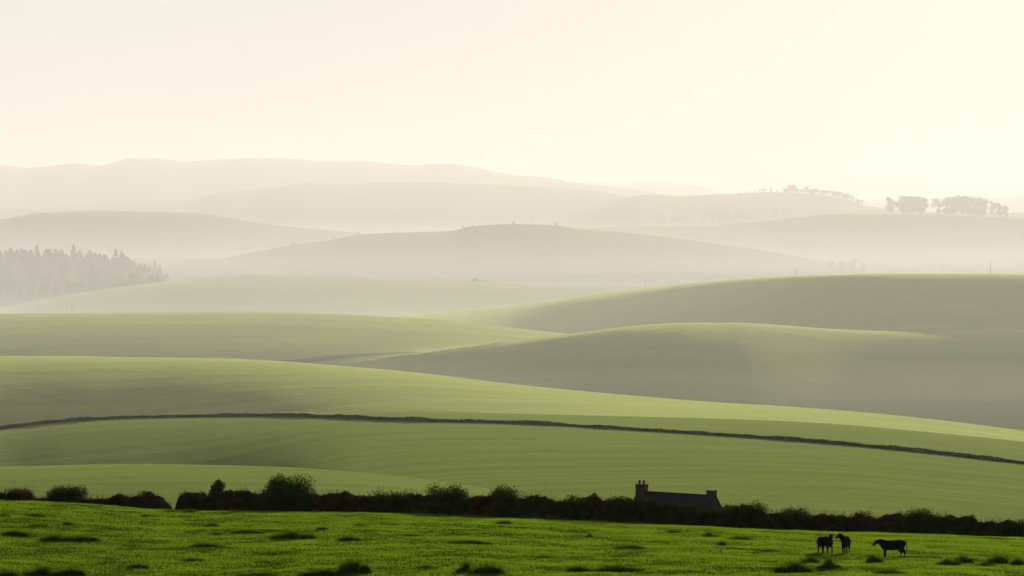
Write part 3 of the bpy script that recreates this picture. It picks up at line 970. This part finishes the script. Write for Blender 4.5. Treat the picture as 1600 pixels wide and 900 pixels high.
for px, row, h, wd, kd, lab in [
        (1003, 352, 14, .8, 'b', 'small hazy tree left of the distant farmstead'), (1022, 352, 18, .9, 'b', 'hazy tree just left of the distant farmstead'),
        (1032, 352, 21, 1.1, 'b', 'taller hazy tree touching the left side of the distant farmstead'), (1071, 351, 12, 1.1, 'b', 'low hazy tree right of the distant farmstead'),
        (1101, 348, 21, 1.2, 'b', 'left tree of the square hazy grove'), (1112, 348, 21, 1.2, 'b', 'second tree of the square hazy grove'),
        (1122, 347, 21, 1.2, 'b', 'third tree of the square hazy grove'), (1134, 347, 22, 1.1, 'b', 'tallest right tree of the square hazy grove'),
        (1152, 345, 18, 1.2, 'b', 'left tree of the smaller hazy grove'), (1162, 345, 18, 1.2, 'b', 'middle tree of the smaller hazy grove'),
        (1172, 344, 16, 1.1, 'b', 'right tree of the smaller hazy grove'), (1212, 341, 17, 1.0, 'c', 'lone pointed hazy conifer right of both groves'),
        (833, 350, 16, .9, 'c', 'lone pointed tree on the flat top of the hazy dome'), (724, 357, 6, 1.2, 'b', 'left small tree on the left shoulder of the hazy dome'),
        (739, 354, 5, 1.2, 'b', 'right small tree on the left shoulder of the hazy dome'), (803, 352, 7, 1.3, 'b', 'tiny tree left of the lone pointed tree on the dome'),
        (869, 353, 7, 1.3, 'b', 'tiny tree at the right end of the flat dome top'),
        (1300, 426, 20, 1.3, 'b', 'left faint tree behind the tall tan green hill'), (1316, 426, 19, 1.2, 'b', 'second faint tree behind the tall tan green hill'),
        (1333, 426, 25, 1.3, 'b', 'tallest faint tree behind the tall tan green hill'), (1348, 426, 18, 1.2, 'b', 'fourth faint tree behind the tall tan green hill'),
        (1367, 425, 16, .9, 'b', 'narrow faint tree behind the tall tan green hill'),
        (1454, 425, 24, 1.3, 'b', 'left tree of the faint pair near the utility pole'), (1473, 425, 22, 1.4, 'b', 'right tree of the faint pair near the utility pole'),
        (652, 436, 8, 1.4, 'b', 'small pale bush left of the bushy crest of the misty green hill'), (684, 438, 7, 1.6, 'b', 'low rounded bush on the crest of the misty green hill'),
        (458, 384, 7, 1.4, 'b', 'tiny hazy tree on the left flank of the dome, upper one'), (520, 374, 5, 1.4, 'b', 'tiny hazy tree on the left flank of the dome, lower one'),
        (560, 367, 5, 1.4, 'b', 'tiny hazy tree where the dome flank flattens')]:
    tree(kd, px, row, h, lab, 'scattered trees in the haze', None, wd, int(px))


def farm():
    p = ray_ground(1058, 351.5, 1900); k = p.y / F
    o = bpy.data.objects.new('farmhouse', None); COL.objects.link(o); o.location = p; o.rotation_euler = (0, 0, .25)
    tag(o, 'tiny pale hazy farmhouse between trees far across the valley', 'farmhouse')
    L, W, e, H = 10 * k, 5.0, 5.5 * k, 10.5 * k
    body = ([(-L, -W, -1), (L, -W, -1), (L, W, -1), (-L, W, -1), (-L, -W, e), (L, -W, e), (L, W, e), (-L, W, e), (-L, 0, H - .2), (L, 0, H - .2)],
            [(0, 3, 2, 1), (0, 1, 5, 4), (2, 3, 7, 6), (1, 2, 6, 9, 5), (3, 0, 4, 8, 7), (4, 5, 9, 8), (6, 7, 8, 9)])
    solid('wall', [body], M_PAINT, o)
    rf = solid('roof', [roof_half(L + .4, W, e, H, -1, .5, .3), roof_half(L + .4, W, e, H, 1, .5, .3)], M_ROOF, o)
    solid('chimney', [boxv(-L + 1, -.6, H - 1, -L + 2.6, .6, H + 2)], M_STONE, rf)


farm()


# ------------------------------------------------------------------ utility poles
def pole(px, top, foot_row, label, d=None):
    if d is None: p = ray_ground(px, foot_row, 1400)
    else:
        if d < 0: d = float(tab(RIDGES[6]['d'], np.array([px]))[0]) + 4
        x = (px - 800) / F * d; p = Vector((x, d, ground(x, d)))
    ht = float(slope(top)) * p.y - p.z
    o = bpy.data.objects.new('utility_pole', None); COL.objects.link(o); o.location = p
    tag(o, label, 'utility pole', 'wooden utility poles across the hills')
    v, f = tube([(0, 0, -.5), (0, 0, ht * .5), (0, 0, ht)], [.13, .12, .10], 8)
    solid('post', [(v, f)], M_WOOD, o)
    arm = solid('crossarm', [boxv(-1.0, -.06, ht - .7, 1.0, .06, ht - .55)], M_WOOD, o)
    for q in (-.85, 0, .85):
        v, f = tube([(q, 0, ht - .55), (q, 0, ht - .35)], [.06, .05], 6)
        solid('insulator', [(v, f)], M_PAINT, arm)


pole(1548, 408, 430, 'utility pole standing on the crest of the tan green hill at the right', -1)
pole(1245, 421, 433, 'short utility pole showing above the middle of the tan green hill', -1)
pole(1008, 436, 449, 'utility pole where the misty green hill meets the tan green hill', -1)
pole(862, 432, 446, 'faint utility pole on the crest of the misty green hill', 2990)
pole(112, 474, 488, 'faint utility pole above the pale drilled slope at the left', 1900)


# ------------------------------------------------------------------ boundary lines, track, hollow
def line_hedge(pts, hgt, wid, label, mat, seed=0, y0=300, dens=7, size=.55):
    P = []
    xs = [a for a, _ in pts]
    for px in np.arange(xs[0], xs[-1] + .1, 6.0):
        p = ray_ground(px, float(pchip(xs, [b for _, b in pts], [px])[0]), y0)
        P.append((p.x, p.y))
    P = np.array(P)
    ker = np.array([1, 3, 5, 6, 5, 3, 1.0]); ker /= ker.sum()
    pad = np.pad(P, ((3, 3), (0, 0)), 'edge')
    P = np.stack([np.convolve(pad[:, i], ker, 'valid') for i in (0, 1)], 1)
    seg = np.linalg.norm(np.diff(P, axis=0), axis=1); cum = np.concatenate([[0], np.cumsum(seg)])
    n = int(cum[-1] * dens)
    s = rng.uniform(0, cum[-1], n)
    x = np.interp(s, cum, P[:, 0]); y = np.interp(s, cum, P[:, 1])
    hh = hgt * (1 + .6 * fbm(s * .12, s * 0 + seed, 3))
    ang = rng.uniform(0, math.pi, n); rr = rng.uniform(0, 1, n) ** .4
    x = x + rng.normal(0, .1, n); y = y + np.cos(ang) * rr * wid
    z = terrain(x, y)[0] + np.sin(ang) * rr * hh
    c0 = P[len(P) // 2]; base = np.array([c0[0], c0[1], ground(c0[0], c0[1])])
    V, Fc = leaf_tris(np.stack([x, y, z], 1) - base, size, .2)
    o = link('boundary_hedge', np_mesh('boundary_hedge', V, Fc, False), mat)
    o.location = base
    return tag(o, label, 'hedge')


M_LINE2 = leaf_mat('pale_scrub', [(.05, .055, .022), (.07, .075, .03), (.09, .09, .04)], .3, .3)
M_LINE = leaf_mat('boundary_scrub', [(.014, .016, .007), (.022, .026, .010), (.034, .038, .014)], .1, .3)
line_hedge([(-140, 700), (-60, 684), (0, 671), (50, 664.5), (100, 659.5), (220, 653), (400, 650.5), (520, 653), (600, 657), (800, 662), (1000, 673), (1200, 686), (1400, 703),
            (1600, 725), (1750, 742)], 1.05, .9, 'long thin dark hedge curving across the broad deep green field', M_LINE, 1, 400, 120, .42)
line_hedge([(590, 562), (640, 556.5), (700, 548.5), (750, 541.5), (792, 536.5)], .7, .8, 'short thin hedge line on the left flank of the olive mound', M_LINE2, 4, 1250, 10, .6)
line_hedge([(690, 438.2), (730, 439.4), (778, 441.5)], 2.2, 2.0, 'faint low hedge on the crest of the misty green hill', M_LINE, 7, 2400, 5, 1.2)


def draped(pts, name, label, mat, y0, kind='structure', lift=.12, nrow=5):
    """pts: (column, upper row, lower row) of a patch lying on the land"""
    xs = [a for a, _, _ in pts]
    V = []; cols = 0
    for px in np.arange(xs[0], xs[-1] + .1, 3.0):
        a = float(pchip(xs, [b for _, b, _ in pts], [px])[0]); b = float(pchip(xs, [c for _, _, c in pts], [px])[0])
        A = ray_ground(px, b, y0); B = ray_ground(px, a, y0)
        for k in range(nrow):
            q = A.lerp(B, k / (nrow - 1)); V.append((q.x, q.y, ground(q.x, q.y) + lift))
        cols += 1
    Fc = [(c * nrow + k, (c + 1) * nrow + k, (c + 1) * nrow + k + 1, c * nrow + k + 1) for c in range(cols - 1) for k in range(nrow - 1)]
    return tag(link(name, np_mesh(name, V, Fc), mat), label, name, None, kind)


M_MUD = plain_mat('bare_earth', (.11, .11, .06), (.15, .145, .08), .05, .95)
draped([(400, 565, 566), (430, 563.5, 567), (470, 561.5, 567.5), (510, 557, 563.5), (545, 553.5, 560), (580, 552, 556.5), (620, 550.8, 553), (650, 550.2, 551)],
       'hollow', 'dark bare earth hollow curving along the foot of the pale drilled slope', M_MUD, 1330)
M_TRAM = plain_mat('wheeling', (.14, .16, .06), (.18, .20, .08), .05, .95)
draped([(-60, 586, 587), (0, 603, 603.8), (60, 617, 617.8), (120, 629, 629.8), (180, 641, 641.8)], 'wheel_track',
       'faint pale wheel track running down the dark left part of the lime slope', M_TRAM, 960, nrow=3)


# ------------------------------------------------------------------ air
def volume_box(name, lo, hi, dens, col, aniso, label):
    x0, y0, z0 = lo; x1, y1, z1 = hi
    V = [(x0, y0, z0), (x1, y0, z0), (x1, y1, z0), (x0, y1, z0), (x0, y0, z1), (x1, y0, z1), (x1, y1, z1), (x0, y1, z1)]
    Fc = [(0, 3, 2, 1), (4, 5, 6, 7), (0, 1, 5, 4), (1, 2, 6, 5), (2, 3, 7, 6), (3, 0, 4, 7)]
    me = np_mesh(name, V, Fc, False)
    m, nt, out = new_mat(name)
    v = N(nt, 'ShaderNodeVolumePrincipled')
    v.inputs['Density'].default_value = dens
    v.inputs['Color'].default_value = (*col, 1)
    v.inputs['Anisotropy'].default_value = aniso
    nt.links.new(v.outputs[0], out.inputs['Volume'])
    m.cycles.homogeneous_volume = True
    o = link(name, me, m)
    return tag(o, label, name, None, 'stuff')


HC = (1.0, .958, .925)
volume_box('haze', (-62000, -62000, -171), (62000, 62000, 215), 1.5e-5, HC, .18,
           'pale cream morning haze filling the air over the whole valley')
for k, (y0, top, d, lab) in enumerate([
        (700, 190, 2.0e-4, 'thin upper veil of mist over the far hills'),
        (1330, -15, .35e-4, 'highest thin sheet of mist over the middle hills'),
        (1370, -25, .45e-4, 'second thin sheet of mist over the middle hills'),
        (1410, -35, .50e-4, 'third sheet of pale mist between the middle hills'),
        (1450, -46, .50e-4, 'fourth sheet of pale mist between the middle hills'),
        (3250, -55, 1.0e-4, 'thick sheet of mist over the far valleys'),
        (3600, -64, 1.6e-4, 'densest mist lying low on the far valley floors'),
        (1345, -84, 4.5e-4, 'ground mist pooled in the nearest valley'),
        (1360, -95, 4.0e-4, 'lowest ground mist at the foot of the olive mound')]):
    volume_box('mist', (-9000 - 40 * k, y0, -169 + k), (9000 + 40 * k, 16500 - 41 * k, top), d, HC, .18, lab)

# ------------------------------------------------------------------ light
SUN_EL, SUN_AZ = R(12), R(21)        # azimuth measured from the view direction towards the right
w = bpy.data.worlds.new('World'); scene.world = w; w.use_nodes = True
nt = w.node_tree; nt.nodes.clear()
sky = N(nt, 'ShaderNodeTexSky', sky_type='NISHITA'); sky.sun_disc = False
sky.sun_elevation = SUN_EL; sky.sun_rotation = SUN_AZ
sky.air_density = 1.0; sky.dust_density = 2.0; sky.ozone_density = 1.0; sky.altitude = 100
wo = N(nt, 'ShaderNodeOutputWorld')
bg = N(nt, 'ShaderNodeBackground'); bg.inputs['Strength'].default_value = .055
nt.links.new(sky.outputs[0], bg.inputs['Color'])
# thin high cloud: a milky veil low in the sky, brighter towards the sun, with faint streaks
tc = N(nt, 'ShaderNodeTexCoord'); sep = N(nt, 'ShaderNodeSeparateXYZ'); nt.links.new(tc.outputs['Generated'], sep.inputs[0])
lo = N(nt, 'ShaderNodeMapRange', interpolation_type='SMOOTHSTEP')
lo.inputs['From Min'].default_value = .10; lo.inputs['From Max'].default_value = .55
lo.inputs['To Min'].default_value = .90; lo.inputs['To Max'].default_value = 0
nt.links.new(sep.outputs['Z'], lo.inputs['Value'])
dot = N(nt, 'ShaderNodeVectorMath', operation='DOT_PRODUCT'); nt.links.new(tc.outputs['Generated'], dot.inputs[0])
dot.inputs[1].default_value = (math.sin(SUN_AZ) * math.cos(SUN_EL), math.cos(SUN_AZ) * math.cos(SUN_EL), math.sin(SUN_EL))
mp = N(nt, 'ShaderNodeMapping'); mp.inputs['Scale'].default_value = (5, 5, 90); mp.inputs['Rotation'].default_value = (.03, .02, 0)
nt.links.new(tc.outputs['Generated'], mp.inputs['Vector'])
cl = noise(nt, mp.outputs[0], 1.0, 5, .6)
ad = N(nt, 'ShaderNodeMath', operation='MULTIPLY_ADD'); nt.links.new(cl, ad.inputs[0]); ad.inputs[1].default_value = .22
nt.links.new(dot.outputs['Value'], ad.inputs[2])
cc = ramp(nt, ad.outputs[0], [(.55, (.54, .53, .515)), (.97, (.50, .49, .475)), (1.0, (.48, .475, .465))])
bg2 = N(nt, 'ShaderNodeBackground'); nt.links.new(cc, bg2.inputs['Color']); bg2.inputs['Strength'].default_value = 1.0
ms = N(nt, 'ShaderNodeMixShader'); nt.links.new(lo.outputs[0], ms.inputs[0])
nt.links.new(bg.outputs[0], ms.inputs[1]); nt.links.new(bg2.outputs[0], ms.inputs[2])
nt.links.new(ms.outputs[0], wo.inputs['Surface'])
sl = bpy.data.lights.new('sun', 'SUN'); sl.energy = 4.5; sl.angle = R(.5); sl.color = (1, .93, .82)
so = bpy.data.objects.new('sun', sl); COL.objects.link(so)
sd = Vector((math.sin(SUN_AZ) * math.cos(SUN_EL), math.cos(SUN_AZ) * math.cos(SUN_EL), math.sin(SUN_EL)))
so.rotation_euler = sd.to_track_quat('Z', 'Y').to_euler()
so.location = (0, 0, 100)

# ------------------------------------------------------------------ camera
cam = bpy.data.cameras.new('camera'); cam.sensor_width = 36; cam.lens = 36 * F / 1600
cam.clip_start = .5; cam.clip_end = 150000
co = bpy.data.objects.new('camera', cam); COL.objects.link(co)
co.location = (0, 0, 0); co.rotation_euler = (math.pi / 2 - PITCH, 0, 0)
scene.camera = co

vs = scene.view_settings
vs.view_transform = 'Standard'; vs.look = 'None'; vs.gamma = 1; vs.exposure = 0.64; vs.use_curve_mapping = False
cy = scene.cycles
cy.use_denoising = True
try: cy.denoiser = 'OPENIMAGEDENOISE'
except Exception: pass
cy.max_bounces = 6; cy.diffuse_bounces = 2; cy.transmission_bounces = 3; cy.volume_bounces = 1; cy.transparent_max_bounces = 8
cy.sample_clamp_indirect = 4
